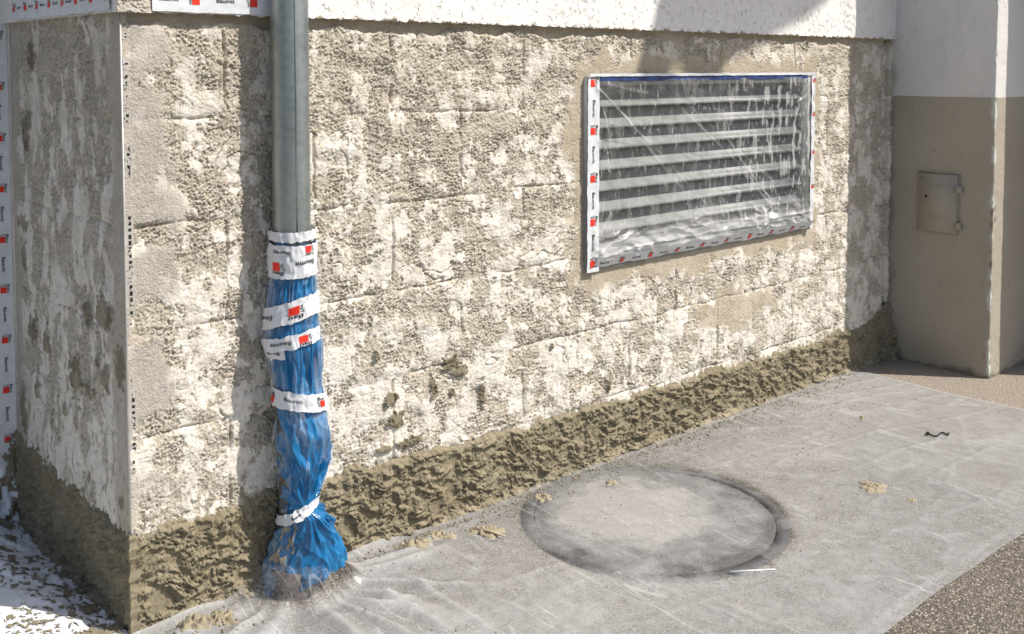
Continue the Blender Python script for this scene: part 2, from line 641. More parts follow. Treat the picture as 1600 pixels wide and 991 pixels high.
def wall_field(u, z, seed, left=False):
    low = fbm(u * 2.1, z * 2.1, 3, seed)
    if left:
        patch = fbm(u * 11, z * 5.5, 5, seed + 1, .6)
        streak = 1.2 * fbm(u * 44, z * 13, 4, seed + 2, .6)
    else:
        patch = fbm(u * 8.0, z * 7.5, 5, seed + 1, .62)
        streak = 1.7 * fbm(u * 38, z * 26, 4, seed + 2, .65)
    patch = patch - .13 * ss(.9, 1.4, z) + .14 * ss(.75, .35, z)
    Sm = ss(-.02, .13, patch + .30 * streak) if left else ss(-.06, .26, patch + .30 * streak)
    ur, zr = u * .80 + z * .60, (z * .80 - u * .60) * 1.5
    crumb = fbm(ur * 105, zr * 105, 3, seed + 3, .8)
    wz = u + .010 * fbm(u * 50, z * 50, 2, seed + 9)
    pit = worley((ur + wz - u) * 80, zr * 78, seed + 4)
    big = worley(u * 44 + fbm(u * 40, z * 40, 2, seed + 8), z * 48, seed + 5)
    tq = fbm(u * 7 + 3, z * 11, 4, seed + 6)
    led = terrace(tq * 4.0, .08)
    rough = 1 - Sm
    dens = ss(-.35, .25, fbm(u * 11, z * 11, 3, seed + 14))
    h = .004 * low + .0026 * Sm + .0016 * led
    grain = worley(u * 118 + .4 * fbm(u * 90, z * 90, 2, seed + 15), z * 128, seed + 16)
    h = h + rough * (.0024 * crumb + .0040 * ss(.55, .12, grain) * (.3 + .7 * dens) - .0068 * ss(.30, .10, pit) * (.1 + .9 * dens) + .0022 * (ss(.55, .15, big) - .4))
    h = h + Sm * (.0007 * crumb + .0012 * fbm(u * 30, z * (9 if left else 14), 2, seed + 12) - .004 * ss(.16, .05, pit))
    # block joints: a hairline here, a gap there
    for k, zc in enumerate(COURSES[1:-1]):
        d = z - (zc + .010 * fbm(u * 4, zc * 9 + u * 0, 3, seed + 20 + k))
        m = ss(-.25, .15, fbm(u * 5.5, zc * 5 + u * 0, 2, seed + 30 + k))
        h = h - .0095 * m * np.exp(-(d / .0038) ** 2) * (.35 + .65 * ss(-.2, .2, fbm(u * 26, z * 9, 2, seed + 60))) - .0025 * np.exp(-(d / .012) ** 2)
    for k in range(6):
        inrow = (z >= COURSES[k]) & (z < COURSES[k + 1])
        off = .28 if k % 2 else .0
        uu = (u - off) / .56
        d = (uu - np.round(uu)) * .56 + .006 * fbm(z * 14, u * 0 + k, 2, seed + 40)
        m = ss(-.2, .2, fbm(z * 7, np.round(uu) * 3.1 + k, 2, seed + 41))
        h = h - inrow * .010 * m * np.exp(-(d / .0042) ** 2)
    # odd cracks
    cr = np.abs(fbm(u * 3.2 + 5, z * 5.5, 3, seed + 50)) / 1.0
    m = ss(.12, .32, fbm(u * 2.7, z * 2.7, 2, seed + 51))
    h = h - .008 * m * np.exp(-(cr / .012) ** 2)
    lime = Sm * (.62 + .45 * ss(-.2, .3, fbm(u * 20, z * 12, 3, seed + 7))) + rough * .25 * ss(0, .4, crumb)
    lime = lime * (1 - .35 * ss(1.15, 1.6, z)) + .18 * ss(.75, .3, z) * ss(-.2, .3, crumb)
    return h, np.clip(lime, 0, 1), Sm, crumb


# -- main face
_q = np.linspace(0, 1, 1240)
xs = 3.972 * (.66 * _q + .34 * _q ** 2)
zs = np.concatenate([np.arange(.15, 1.638, .0026), [1.645]])
# snap grid lines to the vent opening and the courses so that pieces part on them
for v in (VX0, VX1):
    xs[np.argmin(abs(xs - v))] = v
for v in (VZ0, VZ1) + tuple(COURSES[1:-1]):
    zs[np.argmin(abs(zs - v))] = v
U, Z = np.meshgrid(xs, zs)
h, lime, Sm, crumb = wall_field(U, Z, 1)
wet = np.zeros_like(U)
warm = np.zeros_like(U)
grey = np.zeros_like(U)
# smooth warm repair coat round the vent and a patch low on the right
dv = np.maximum(np.maximum(VX0 - U, U - VX1), np.maximum(VZ0 - Z, Z - VZ1))
rep = ss(.085, .05, dv + .05 * fbm(U * 7, Z * 7, 3, 77))
rep = np.maximum(rep, .9 * ss(.9, .6, np.sqrt(((U - 2.62) / .34) ** 2 + ((Z - .48) / .12) ** 2) + .6 * fbm(U * 9, Z * 12, 3, 78)))
h = h * (1 - .72 * rep) + .003 * rep
lime = lime * (1 - .8 * rep)
warm = np.maximum(warm, rep)
# smooth grey trowelled coat along the corner
cn = ss(.16, .09, U + .075 * fbm(Z * 6, U * 9, 3, 79)) * ss(.25, .5, Z + U * 0) * ss(-.35, .0, fbm(Z * 4, U * 3, 3, 83))
h = h * (1 - .75 * cn) + .004 * cn
grey = np.maximum(grey, cn * .85)
lime = lime * (1 - .5 * cn)
# smoothed brownish strip right under the plaster, overhang shade partly put into its colour
tp = ss(.035, .02, 1.64 - Z + .02 * fbm(U * 9, Z * 9, 3, 80))
h = h * (1 - .7 * tp) + (-.012) * tp
warm = np.maximum(warm, tp * .5)
lime = lime * (1 - tp)
# lumps of wet mortar
for i, (px, py, rx, rz) in enumerate([(703, 566, 17, 14), (718, 578, 15, 11), (618, 655, 14, 19), (640, 688, 22, 9), (752, 612, 7, 26), (585, 555, 5, 12),
                                      (676, 603, 7, 22), (610, 622, 10, 16), (860, 538, 4, 6), (707, 612, 5, 8), (600, 700, 14, 6), (950, 600, 5, 9)]):
    p = on(px, py, 1, 0)
    sc = .95 * np.linalg.norm(p - CAM) / F_PX
    b_ = blob(U, Z, p[0], p[2], rx * sc * 1.15, rz * sc * .9, 100 + i)
    wet = np.maximum(wet, b_)
    h = h + .009 * b_
# splashes just above the fresh band
sp = .6 * ss(.42, .55, fbm(U * 30, Z * 24, 3, 90)) * ss(.48, .27, Z)
wet = np.maximum(wet, sp * .9)
h = h + .004 * sp
h = np.where(Z < np.interp(U, [0, .66, 1.4, 2.4, 3.4, 3.97], [.25, .235, .205, .185, .17, .2]) - .02, h * .2 - .004, h)
# right end: raw edge and gap against the neighbouring wall
h = h - .030 * ss(3.900, 3.908, U) * ss(3.955, 3.948, U)
edge = ss(.022, .004, U)
h = h * (1 - edge) + T0 * edge
Pm = np.stack([np.where(U == 0, -T0, U), -h, Z], -1)
hole = (U[:-1, :-1] >= VX0 - 1e-6) & (U[1:, 1:] <= VX1 + 1e-6) & (Z[:-1, :-1] >= VZ0 - 1e-6) & (Z[1:, 1:] <= VZ1 + 1e-6)
MAINA = dict(lime=lime, wet=wet, warm=warm, grey=grey)


def cut_blocks(P, uvals, zvals, attrs, keep, umax, parent, flip):
    for k in range(6):
        z0, z1 = COURSES[k], COURSES[k + 1]
        j0 = int(np.argmin(abs(zvals - z0))) if k else 0
        j1 = int(np.argmin(abs(zvals - z1))) if k < 5 else len(zvals) - 1
        if j1 <= j0: continue
        off = .28 if k % 2 else 0.0
        cuts = [0.0] + [c for c in np.arange(off, umax, .56) if .1 < c < umax - .1] + [umax]
        for a, b in zip(cuts[:-1], cuts[1:]):
            i0 = int(np.argmin(abs(uvals - a)))
            i1 = int(np.argmin(abs(uvals - b)))
            sl_ = (slice(j0, j1 + 1), slice(i0, i1 + 1))
            kp = keep[j0:j1, i0:i1] if keep is not None else None
            grid('concrete_block', P[sl_], M['wall'], parent, kp, {q: v[sl_] for q, v in attrs.items()}, True, flip)


cut_blocks(Pm, xs, zs, MAINA, ~hole, 3.972, plinth, False)

# -- left face (faces -X, in shade)
ys = np.arange(0, .9301, .0042)
zs2 = np.concatenate([np.arange(.14, 1.64, .0038), [1.645]])
for v in COURSES[1:-1]:
    zs2[np.argmin(abs(zs2 - v))] = v
U2, Z2 = np.meshgrid(ys, zs2)
h2, lime2, Sm2, _ = wall_field(U2, Z2, 5, True)
h2 = h2 * .85
wet2 = np.zeros_like(U2)
for i, (px, py, rx, rz) in enumerate([(52, 90, 6, 30), (42, 208, 7, 34), (50, 190, 4, 20), (40, 350, 10, 14), (42, 400, 6, 26), (54, 515, 8, 26), (165, 490, 13, 30),
                                      (138, 490, 7, 22), (76, 535, 6, 26), (118, 585, 9, 34), (140, 610, 9, 14), (190, 575, 8, 44), (168, 590, 6, 26), (62, 600, 3, 30),
                                      (40, 640, 6, 40), (155, 565, 4, 10), (105, 640, 4, 12)]):
    p = on(px, py, 0, 0)
    sc = np.linalg.norm(p - CAM) / F_PX
    b_ = blob(U2, Z2, p[1], p[2], rx * sc * 2.4, rz * sc * .85, 130 + i) * .85
    wet2 = np.maximum(wet2, b_)
    h2 = h2 + .005 * b_
sp = ss(.42, .52, fbm(U2 * 40, Z2 * 16, 3, 91)) * ss(.75, .3, Z2)
wet2 = np.maximum(wet2, sp * .8)
smooth_edge = np.maximum(ss(.10, .06, U2 + .03 * fbm(Z2 * 5, U2 * 5, 2, 92)), ss(.81, .86, U2 + .03 * fbm(Z2 * 5, U2 * 5, 2, 93)))
h2 = h2 * (1 - .7 * smooth_edge) + .003 * smooth_edge
lime2 = lime2 * (1 - .8 * smooth_edge)
edge = ss(.022, .004, U2)
h2 = h2 * (1 - edge) + T0 * edge
P2 = np.stack([-h2, np.where(U2 == 0, -T0, U2), Z2], -1)
cut_blocks(P2, ys, zs2, dict(lime=np.clip(lime2 * 1.05, 0, 1), wet=wet2, warm=np.zeros_like(U2), grey=smooth_edge * .25), None, .93, plinth, True)


# -- fresh mortar band
def band_field(u, z, seed, ztop):
    w1 = fbm(u * 8, z * 8, 3, seed)
    w2 = fbm(u * 8 + 9, z * 8, 3, seed + 1)
    uu, zz = u + .03 * w1, z + .03 * w2
    t1 = terrace(fbm(uu * 20 + zz * 7, zz * 32, 4, seed + 2, .55) * 3.2, .10)
    rid = 1 - np.abs(fbm(uu * 32, zz * 38, 4, seed + 3, .65))
    cr = fbm(u * 95, z * 95, 3, seed + 4, .7)
    pit = worley(uu * 66 + .6 * fbm(u * 80, z * 80, 2, seed + 8), zz * 66, seed + 5)
    flat = ss(-.15, .25, fbm(uu * 7, zz * 12, 3, seed + 11))
    hh = .013 + .002 * w1 + .0042 * t1 + (1 - .55 * flat) * (.006 * (rid - .7) + .0034 * cr - .013 * ss(.32, .08, pit))
    hh = hh + .014 * ss(.04, .0, z + .02 * fbm(u * 12, z * 0, 3, seed + 6)) ** 2
    crev = np.abs(fbm(uu * 19 + zz * 9, zz * 30 - uu * 7, 4, seed + 12, .55))
    hh = hh - .009 * np.exp(-(crev / .045) ** 2) * ss(-.2, .2, fbm(u * 9, z * 9, 2, seed + 13))
    d = ztop - z
    hh = np.maximum(hh, .0075) * ss(-.004, .014, d)
    return hh, d


zb = np.arange(0, .40, .0030)
zb[0] = -.004
UB, ZB = np.meshgrid(xs, zb)
ztop = np.interp(UB, [0, .66, 1.4, 2.4, 3.4, 3.8, 3.97], [.278, .262, .235, .215, .20, .215, .30]) + .010 * fbm(UB * 6, UB * 0 + 2, 3, 200) + .010 * fbm(UB * 34, ZB * 30, 2, 201) \
    + .018 * ss(.25, .5, fbm(UB * 4.2, UB * 0 + 5, 2, 202))
hb, d = band_field(UB, ZB, 210, ztop)
hb = hb + .05 * ss(3.85, 3.97, UB) * ss(.33, .05, ZB) * (1 + .5 * fbm(UB * 20, ZB * 20, 2, 203))
TB = .014 + .005 * fbm(zb * 28, zb * 0 + 3, 4, 206)[:, None]
e = ss(.012, .003, UB + .006 * fbm(ZB * 30, ZB * 0, 3, 205))
hb = hb * (1 - e) + TB * e
dry = ss(.06, .0, ZB) * ss(-.1, .3, fbm(UB * 14, ZB * 14, 2, 204))
PB = np.stack([np.where(UB == 0, -TB, UB), -hb, ZB], -1)
kp = (d[:-1, :-1] > -.003)
grid('mortar_band', PB, M['mortar'], plinth, kp, dict(dry=dry), True)
UB2, ZB2 = np.meshgrid(ys, zb)
ztop2 = np.interp(UB2, [0, .1, .5, .93], [.275, .272, .275, .31]) + .02 * fbm(UB2 * 9, UB2 * 0 + 2, 3, 220) + .014 * fbm(UB2 * 40, ZB2 * 30, 2, 221)
hb2, d2 = band_field(UB2, ZB2, 230, ztop2)
hb2 = .95 * hb2 - .006 * ss(.45, .2, worley(UB2 * 55, ZB2 * 26, 233))
e = ss(.012, .003, UB2 + .006 * fbm(ZB2 * 30, ZB2 * 0, 3, 205))
hb2 = hb2 * (1 - e) + TB * e
PB2 = np.stack([-hb2, np.where(UB2 == 0, -TB, UB2), ZB2], -1)
grid('mortar_band', PB2, M['mortar'], plinth, d2[:-1, :-1] > -.003, dict(dry=dry[:, :len(ys)] * 0), True, True)

# -- perforated corner bead
zc = np.arange(.06, 1.645, .004)
wv = np.concatenate([np.arange(0, .024, .0028)])
A, B = np.meshgrid(wv, zc)
ph = (B / .0165) % 1.0
holes = ((A[:-1, :-1] > .0075) & (A[:-1, :-1] < .0150) & (ph[:-1, :-1] < .55))
bkeep = (fbm(B[:-1, :-1] * 7, A[:-1, :-1] * 0 + 1, 3, 240) + .6 * fbm(B[:-1, :-1] * 60, A[:-1, :-1] * 60, 2, 241) - A[:-1, :-1] * 14 > .02)
grid('corner_bead', np.stack([A - T0, np.full_like(A, -T0 - .0022), B], -1), M['bead'], plinth, (~holes) & bkeep, None, False)
grid('bead_hole_shade', np.stack([A - T0, np.full_like(A, -T0 - .0012), B], -1), M['dark'], plinth, holes & bkeep, None, False)  # dark sheet showing through the perforations as painted shade
nose = MB().tube([(-T0 - .001, -T0 - .001, .05), (-T0 - .001, -T0 - .001, .9), (-T0 - .001, -T0 - .001, 1.66)], .0028, 8)
nose.build('bead_nose', M['bead'], plinth, True)

# ------------------------------------------------------------------ upper plaster wall
upper = empty('plaster_wall', (2.0, .45, 1.64), 'white rough plaster wall above the stripped block plinth', 'wall')
OV = .019
xu = np.arange(-.02, 3.975, .007)
zu = np.concatenate([[1.64], np.arange(1.644, 1.80, .007), np.arange(1.82, 3.6, .05)])
XU, ZU = np.meshgrid(xu, zu)
hu = .0022 * fbm(XU * 5, ZU * 5, 3, 300) + .0018 * fbm(XU * 60, ZU * 60, 2, 301) - .005 * ss(.30, .16, worley(XU * 34, ZU * 22, 302)) * ss(.1, .4, fbm(XU * 5, ZU * 5, 2, 303))
zl = ZU + np.where(ZU == 1.64, 1, 0) * (.004 * fbm(XU * 30, XU * 0, 3, 304) + .003)
PU = np.stack([XU, -OV - hu, zl], -1)
grid('front_face', PU, M['plaster'], upper)
yl = np.arange(-OV, .94, .012)
YL, ZL = np.meshgrid(yl, zu)
grid('side_face', np.stack([-.020 - .002 * fbm(YL * 5, ZL * 5, 3, 305), YL, ZL], -1), M['plaster'], upper, flip=True)
poly('underside', [(-.02, -OV, 1.644), (3.975, -OV, 1.644), (3.975, .94, 1.648), (-.02, .94, 1.648)], [(0, 1, 2, 3)], M['wall'], upper)
pu, pz = np.meshgrid(np.linspace(-.022, .078, 60), np.linspace(1.640, 1.80, 80))
pm = ss(.078, .05, pu + .02 * fbm(pz * 14, pu * 14, 3, 310))
ph = .004 + .010 * np.abs(fbm(pu * 26 + pz * 14, pz * 30, 4, 311, .6))
grid('mortar_patch', np.stack([pu, -OV - .001 - ph * pm, pz], -1), M['wall'], upper, (pm > .03)[:-1, :-1],
     dict(lime=.3 * pm, wet=np.zeros_like(pu), warm=np.zeros_like(pu), grey=.6 * pm))
# torn mortar lumps hanging at the lip
lip = MB()
for i in range(150):
    x = random.uniform(.56, 3.9)
    s = random.uniform(.002, .006)
    if random.random() < .2: s *= 1.7
    lip.tube([(x - s, -OV - .002, 1.644), (x, -OV - .004, 1.645 + s * random.uniform(-.5, 1)), (x + s * 1.2, -OV - .002, 1.644)], [s * .3, s * .8, s * .2], 5)
o = lip.build('mortar_crumbs', M['wall'], upper, True)
o['kind'] = 'stuff'

# ------------------------------------------------------------------ neighbouring wall on the right, taupe below and white above
NX, NY = 3.97, -.527
pill = empty('projecting_wall', (4.6, -.25, 0), 'smooth wall stepping forward at right, painted taupe below and white above', 'wall')


def projecting(name, z0, z1, mat, seed, step):
    a = np.concatenate([np.arange(.05, -.515, -.011), np.linspace(-.515, -.527, 5)])
    r = .006
    pts, nrm, cd = [], [], []
    for y in a[:-5]:
        pts.append((NX, y)); nrm.append((-1, 0)); cd.append(abs(y - NY))
    for k in np.linspace(0, np.pi / 2, 5):
        pts.append((NX + r - r * math.cos(k), NY + r - r * math.sin(k))); nrm.append((-math.cos(k), -math.sin(k))); cd.append(.0)
    for x in np.concatenate([np.arange(NX + .012, NX + .3, .011), np.arange(NX + .3, 6.6, .2)]):
        pts.append((x, NY)); nrm.append((0, -1)); cd.append(abs(x - NX))
    pts, nrm, cd = np.array(pts), np.array(nrm), np.array(cd)
    zz = np.concatenate([np.arange(z0, min(z1, 1.9), .011), np.arange(1.9, z1, .1), [z1]]) if z1 > 1.9 else np.concatenate([np.arange(z0, z1 - .004, .011), [z1]])
    Sx = np.concatenate([[0], np.cumsum(np.linalg.norm(np.diff(pts, axis=0), axis=1))])
    SS, ZZ = np.meshgrid(Sx, zz)
    CD = np.broadcast_to(cd, SS.shape)
    hh = .0025 * fbm(SS * 4, ZZ * 4, 3, seed) + .0012 * fbm(SS * 40, ZZ * 40, 2, seed + 1)
    chipn = fbm(ZZ * 16, SS * 30, 3, seed + 2)
    chip = ss(.020, .004, CD + .012 * chipn) * ss(-.15, .2, fbm(ZZ * 6, ZZ * 0 + 3, 3, 407))
    hh = hh - .006 * chip * ss(-.1, .4, chipn)
    hole_ = ss(.24, .16, worley(SS * 26, ZZ * 14, seed + 4)) * ss(.3, .5, fbm(SS * 4, ZZ * 3, 2, seed + 5)) * ss(.05, .03, CD)
    hh = hh - .006 * hole_
    P = np.stack([pts[:, 0] + nrm[:, 0] * hh, pts[:, 1] + nrm[:, 1] * hh, ZZ], -1)
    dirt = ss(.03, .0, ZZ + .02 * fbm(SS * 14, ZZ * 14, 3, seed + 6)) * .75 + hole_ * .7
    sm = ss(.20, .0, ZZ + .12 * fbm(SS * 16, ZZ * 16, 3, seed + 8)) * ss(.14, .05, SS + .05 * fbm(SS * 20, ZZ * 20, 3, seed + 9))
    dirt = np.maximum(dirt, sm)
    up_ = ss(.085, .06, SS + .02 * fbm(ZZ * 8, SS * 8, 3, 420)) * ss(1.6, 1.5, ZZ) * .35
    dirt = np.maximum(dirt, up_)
    grid(name, P, mat, pill, None, dict(chip=chip * .85, dirt=np.clip(dirt, 0, 1)), True, False)


projecting('lower_paint', 0, 1.3560, M['paint_t'], 400, 0)
projecting('upper_paint', 1.3561, 3.6, M['paint_w'], 410, 0)

# block added out of frame to cast the shadow edge on the projecting wall's front
d_ = .75
ex, ey = 4.085 + SAZ[0] * d_, NY + SAZ[1] * d_
blk = MB().box((ex, ey, 0), (ex + 2.2, ey + .45, 3.6), .004)
tag(blk.build('shadow_wall', M['paint_w']), 'unseen white block added further right to cast a shadow edge on the taupe wall', 'wall')

# panel added out of frame, outlined to cast the soft shadow on the plaster
pts = [(1038, -140), (1036, -20), (1022, 40), (1000, 112), (1052, 116), (1060, 78), (1078, 76), (1084, 104), (1128, 106), (1150, 70), (1200, 46), (1262, 14), (1300, -14), (1310, -140)]
W3 = [on(x, y, 1, -.02) for x, y in pts]
tt = 5.0
A_ = [w + SUN * tt for w in W3]
n_ = len(A_)
caster = MB().add(A_ + [a + np.array([0, -.03, 0]) for a in A_], [tuple(range(n_)), tuple(range(n_, 2 * n_))[::-1]] + [(i, i + n_, (i + 1) % n_ + n_, (i + 1) % n_) for i in range(n_)])
tag(caster.build('shadow_panel', M['caster_grey']), 'unseen grey panel added high up, outlined to cast the soft shadow on the plaster', 'shadow_caster')

# ------------------------------------------------------------------ recessed wall at the far left, masked with white film
rec = empty('masked_door_frame', (-.7, 1.0, 0), 'frame at the far left edge masked with white film behind the shaded wall side', 'door frame')
MB().box((-1.6, .955, 0), (.02, 1.2, 3.2)).build('frame', M['plaster'], rec)
MB().box((-.006, .90, .0), (.0, .955, 3.0)).build('edge_trim', M['bead'], rec)
ux = np.linspace(-.9, -.012, 150)
uz = np.linspace(.0, 2.2, 220)
UX, UZ = np.meshgrid(ux, uz)
wr = .006 * np.abs(fbm(UX * 9, UZ * 5, 4, 430)) + .05 * ss(.35, .0, UZ) * (np.abs(fbm(UX * 14, UZ * 12, 4, 431)) + .3)
grid('masking_film', np.stack([UX, .935 - wr, UZ], -1), M['whitefilm'], rec)


def flat_map(o0, du, dv, nrm, off):
    o0, du, dv, nrm = map(lambda q: np.array(q, float), (o0, du, dv, nrm))
    return lambda s, t: o0 + du * s + dv * t + nrm * off


def tape_strip(name, label, o0, du, dv, nrm, length, width, mat, group, marks=None, n=80, wav=.0015, seed=0, cat='tape', k=1.0, ang=0.0, t0=0.0):
    """a straight strip of tape: o0 start of its centre line, du along, dv across, nrm out"""
    o0, du, dv, nrm = map(lambda q: np.array(q, float), (o0, du, dv, nrm))
    s = np.linspace(0, length, n)
    t = np.linspace(-width / 2, width / 2, 7)
    SS, TT = np.meshgrid(s, t)
    wv_ = wav * fbm(SS * 16, TT * 30, 2, 500 + seed)
    ed = TT + np.sign(TT) * (np.abs(TT) > width * .49) * .002 * fbm(SS * 20, SS * 0 + np.sign(TT), 2, 510 + seed)
    P = o0 + SS[..., None] * du + ed[..., None] * dv + (wv_ + .0012)[..., None] * nrm
    rt_ = empty(name, o0 + du * length / 2, label, cat, group)
    grid('strip', P, mat, rt_)
    grid('strip_back', P[::-1] - nrm * .0008, mat, rt_)

    def fmap(a, b):
        w_ = wav * fbm(np.array([a * 16.0]), np.array([b * 30.0]), 2, 500 + seed)[0]
        return o0 + du * a + dv * b + nrm * (w_ + .0022)
    for (kind, pos) in (marks or []):
        print_on(rt_, fmap, pos, t0, kind, ang, k)
    return rt_


def marks(start, end, pitch, phase=0.0):
    out = []
    p = start + phase
    i = 0
    while p < end - .012:
        if p > start + .012:
            out.append(('logo' if i % 2 == 0 else 'word', p))
        p += pitch / 2
        i += 1
    return out


TG = 'strips of printed white masking tape'
# vertical strip at the far left; its text reads downwards
tape_strip('masking_tape', 'long vertical strip of printed white tape at the far left edge', (-.032, .925, 1.95), (0, 0, -1), (1, 0, 0), (0, -1, 0), 1.72, .058, M['tape'], TG,
           marks(0, 1.72, .164, .02), 160, .0015, 1, k=.86)
# strip on the shaded side above the plinth: text reads upright from the left
tape_strip('masking_tape', 'printed white tape along the top of the shaded left wall side', (-.026, .80, 1.678), (0, -1, 0), (0, 0, 1), (-1, 0, 0), .79, .066, M['tape'], TG,
           marks(0, .79, .105, .03), 80, .003, 2, k=.75, t0=.004)
# strip on the sunlit side above the plinth
tape_strip('masking_tape', 'printed white tape on the sunlit wall top left of the downpipe', (.07, -OV - .005, 1.668), (1, 0, 0), (0, 0, 1), (0, -1, 0), .42, .044, M['tape'], TG,
           [('word', .045), ('logo', .118), ('word', .205), ('logo', .287), ('word', .37)], 80, .001, 3, k=.95, t0=.012)

# ------------------------------------------------------------------ ventilation grille
vent = empty('ventilation_grille', (2.45, .05, VZ0), 'wide louvred metal ventilation grille set in the rough wall', 'grille')
fr = MB()
fr.box((VX0, -.020, VZ0), (VX0 + .045, .14, VZ1))
fr.build('frame_side', M['slat'], vent)
MB().box((VX1 - .040, -.020, VZ0), (VX1, .14, VZ1)).build('frame_side', M['slat'], vent)
MB().box((VX0 + .0452, -.020, VZ1 - .035), (VX1 - .0402, .14, VZ1)).build('frame_top', M['slat'], vent)
MB().box((VX0 + .0452, -.020, VZ0), (VX1 - .0402, .14, VZ0 + .05)).build('frame_bottom', M['slat'], vent)
MB().box((VX0, .135, VZ0), (VX1, .145, VZ1)).build('back_panel', M['dark'], vent)  # near-black sheet for the shade deep behind the slats
n = 8
z_lo, z_hi = VZ0 + .05, VZ1 - .035
pit_ = (z_hi - z_lo) / n
prof = [(-.004, .002), (-.004, .013), (.010, .020), (.022, .030), (.030, .044), (.034, .060), (.036, .082), (.039, .082), (.037, .060), (.033, .043), (.024, .028), (.011, .017), (-.001, .011), (-.001, .002)]
for k in range(n):
    zb_ = z_lo + pit_ * k - .004
    V, F = [], []
    for x in (VX0 + .046, VX1 - .041):
        V += [(x, a, zb_ + b) for a, b in prof]
    m_ = len(prof)
    F = [(i, (i + 1) % m_, (i + 1) % m_ + m_, i + m_) for i in range(m_)] + [tuple(range(m_)), tuple(range(m_, 2 * m_))[::-1]]
    poly('slat', V, F, M['slat'], vent, True)

# clear film taped over it
fx = np.linspace(VX0 + .03, VX1 - .012, 300)
fz = np.linspace(VZ0 + .030, VZ1 - .012, 160)
FX, FZ = np.meshgrid(fx, fz)
a_ = (FX - fx[0]) / (fx[-1] - fx[0])
b_ = (FZ - fz[0]) / (fz[-1] - fz[0])
cre = np.zeros_like(FX)


def crease(x0, z0, x1, z1, w, amp):
    dx, dz = x1 - x0, z1 - z0
    L2 = dx * dx + dz * dz
    t = np.clip(((FX - x0) * dx + (FZ - z0) * dz) / L2, 0, 1)
    dd = np.hypot(FX - x0 - t * dx, FZ - z0 - t * dz) + .006 * fbm(FX * 9, FZ * 9, 2, 610)
    return amp * np.exp(-(dd / w) ** 2) * np.sin(np.pi * np.clip(t, .02, .98)) ** .5


def von(px, py):
    p = on(px, py, 1, -.03)
    return p[0], p[2]


for (x0, y0, x1, y1, w, amp) in [(930, 132, 1015, 225, .005, .016), (930, 132, 1070, 300, .004, .007), (940, 150, 960, 260, .005, .006), (1065, 170, 1160, 260, .005, .010),
                                 (1120, 195, 1215, 330, .005, .012), (1150, 240, 1215, 345, .004, .009), (1050, 140, 1260, 330, .003, .006), (930, 400, 990, 360, .006, .016),
                                 (925, 405, 1050, 370, .006, .012), (1245, 160, 1262, 148, .005, .012), (1000, 365, 1240, 330, .007, .010), (1200, 340, 1262, 330, .006, .012),
                                 (930, 380, 960, 330, .004, .006), (1020, 150, 1255, 160, .004, .004), (935, 128, 1180, 185, .003, .005), (932, 130, 985, 330, .003, .005), (1010, 215, 1130, 350, .003, .006), (1262, 355, 1130, 250, .003, .005), (1262, 355, 1180, 200, .003, .005), (925, 412, 1100, 300, .003, .004), (1180, 130, 1150, 250, .003, .004), (1100, 130, 1090, 260, .003, .004)]:
    x0, z0 = von(x0, y0)
    x1, z1 = von(x1, y1)
    cre = cre + crease(x0, z0, x1, z1, w, amp)
low_ = ss(.28, .05, b_ + .10 * fbm(FX * 4, FZ * 4, 3, 611) + .05 * a_)
rid = 1 - np.abs(fbm(FX * 5 + FZ * 9, FZ * 11 - FX * 2, 3, 612))
film_y = -.024 - cre * .8 - .004 * fbm(FX * 3, FZ * 3, 3, 613) - low_ * .026 * (rid - .4) - .003 * rid
film_y = np.minimum(film_y, -.0215)
spl = ss(.22, .42, fbm(FX * 34, FZ * 9, 4, 614)) * (.25 + .75 * ss(.45, .8, a_))
haze = cre * 26 + low_ * .28 + spl * .34 + .10 * ss(.9, 1.0, b_) + .10 * ss(.85, .98, a_)
vf = grid('film', np.stack([FX, film_y, FZ], -1), M['ventfilm'], None, None, dict(haze=haze))
vf.name = 'plastic_film'
tag(vf, 'clear creased plastic film taped over the louvred grille, splashed with plaster', 'plastic film')

tape_strip('masking_tape', 'printed white tape down the left edge of the covered grille', (VX0 + .030, -.023, VZ1 - .004), (0, 0, -1), (1, 0, 0), (0, -1, 0), VZ1 - VZ0 + .004, .062, M['tape'], TG,
           [('logo', .02), ('word', .115), ('logo', .196), ('word', .285), ('logo', .372), ('word', .455), ('logo', .533), ('word', .612), ('logo', .687)], 60, .002, 4, k=1.12)
tn = np.array([0, -.80, -.60])
td = np.array([0, -.60, .80])
tape_strip('masking_tape', 'printed white tape along the bottom edge of the covered grille', (VX0 + .03, -.031, VZ0 + .022), (1, 0, .0), td, tn, 1.46, .058, M['tape'], TG,
           [('word', .055), ('logo', .15)] + [('word' if i % 2 == 0 else 'logo', .235 + .082 * i) for i in range(15)], 90, .003, 5, k=.86)
tape_strip('masking_tape', 'printed white tape down the right edge of the covered grille', (VX1 - .006, -.028, VZ1 + .002), (0, 0, -1), (1, 0, 0), (0, -1, 0), VZ1 - VZ0, .028, M['tape'], TG,
           [('logo', .03), ('word', .11), ('logo', .185), ('logo', .36), ('logo', .52)], 60, .003, 6, k=.6, t0=.004)
tape_strip('blue_tape', 'strip of dark blue tape along the top edge of the covered grille', (VX0 + .06, -.026, VZ1 - .010), (1, 0, 0), (0, 0, 1), (0, -1, 0), 1.385, .017, M['bluetape'], None, None, 80, .001, 7)
tape_strip('masking_tape', 'thin white tape edge above the blue tape on the covered grille', (VX0 + .004, -.030, VZ1 + .004), (1, 0, 0), (0, 0, 1), (0, -1, 0), 1.50, .010, M['tape'], TG, None, 80, .002, 8)

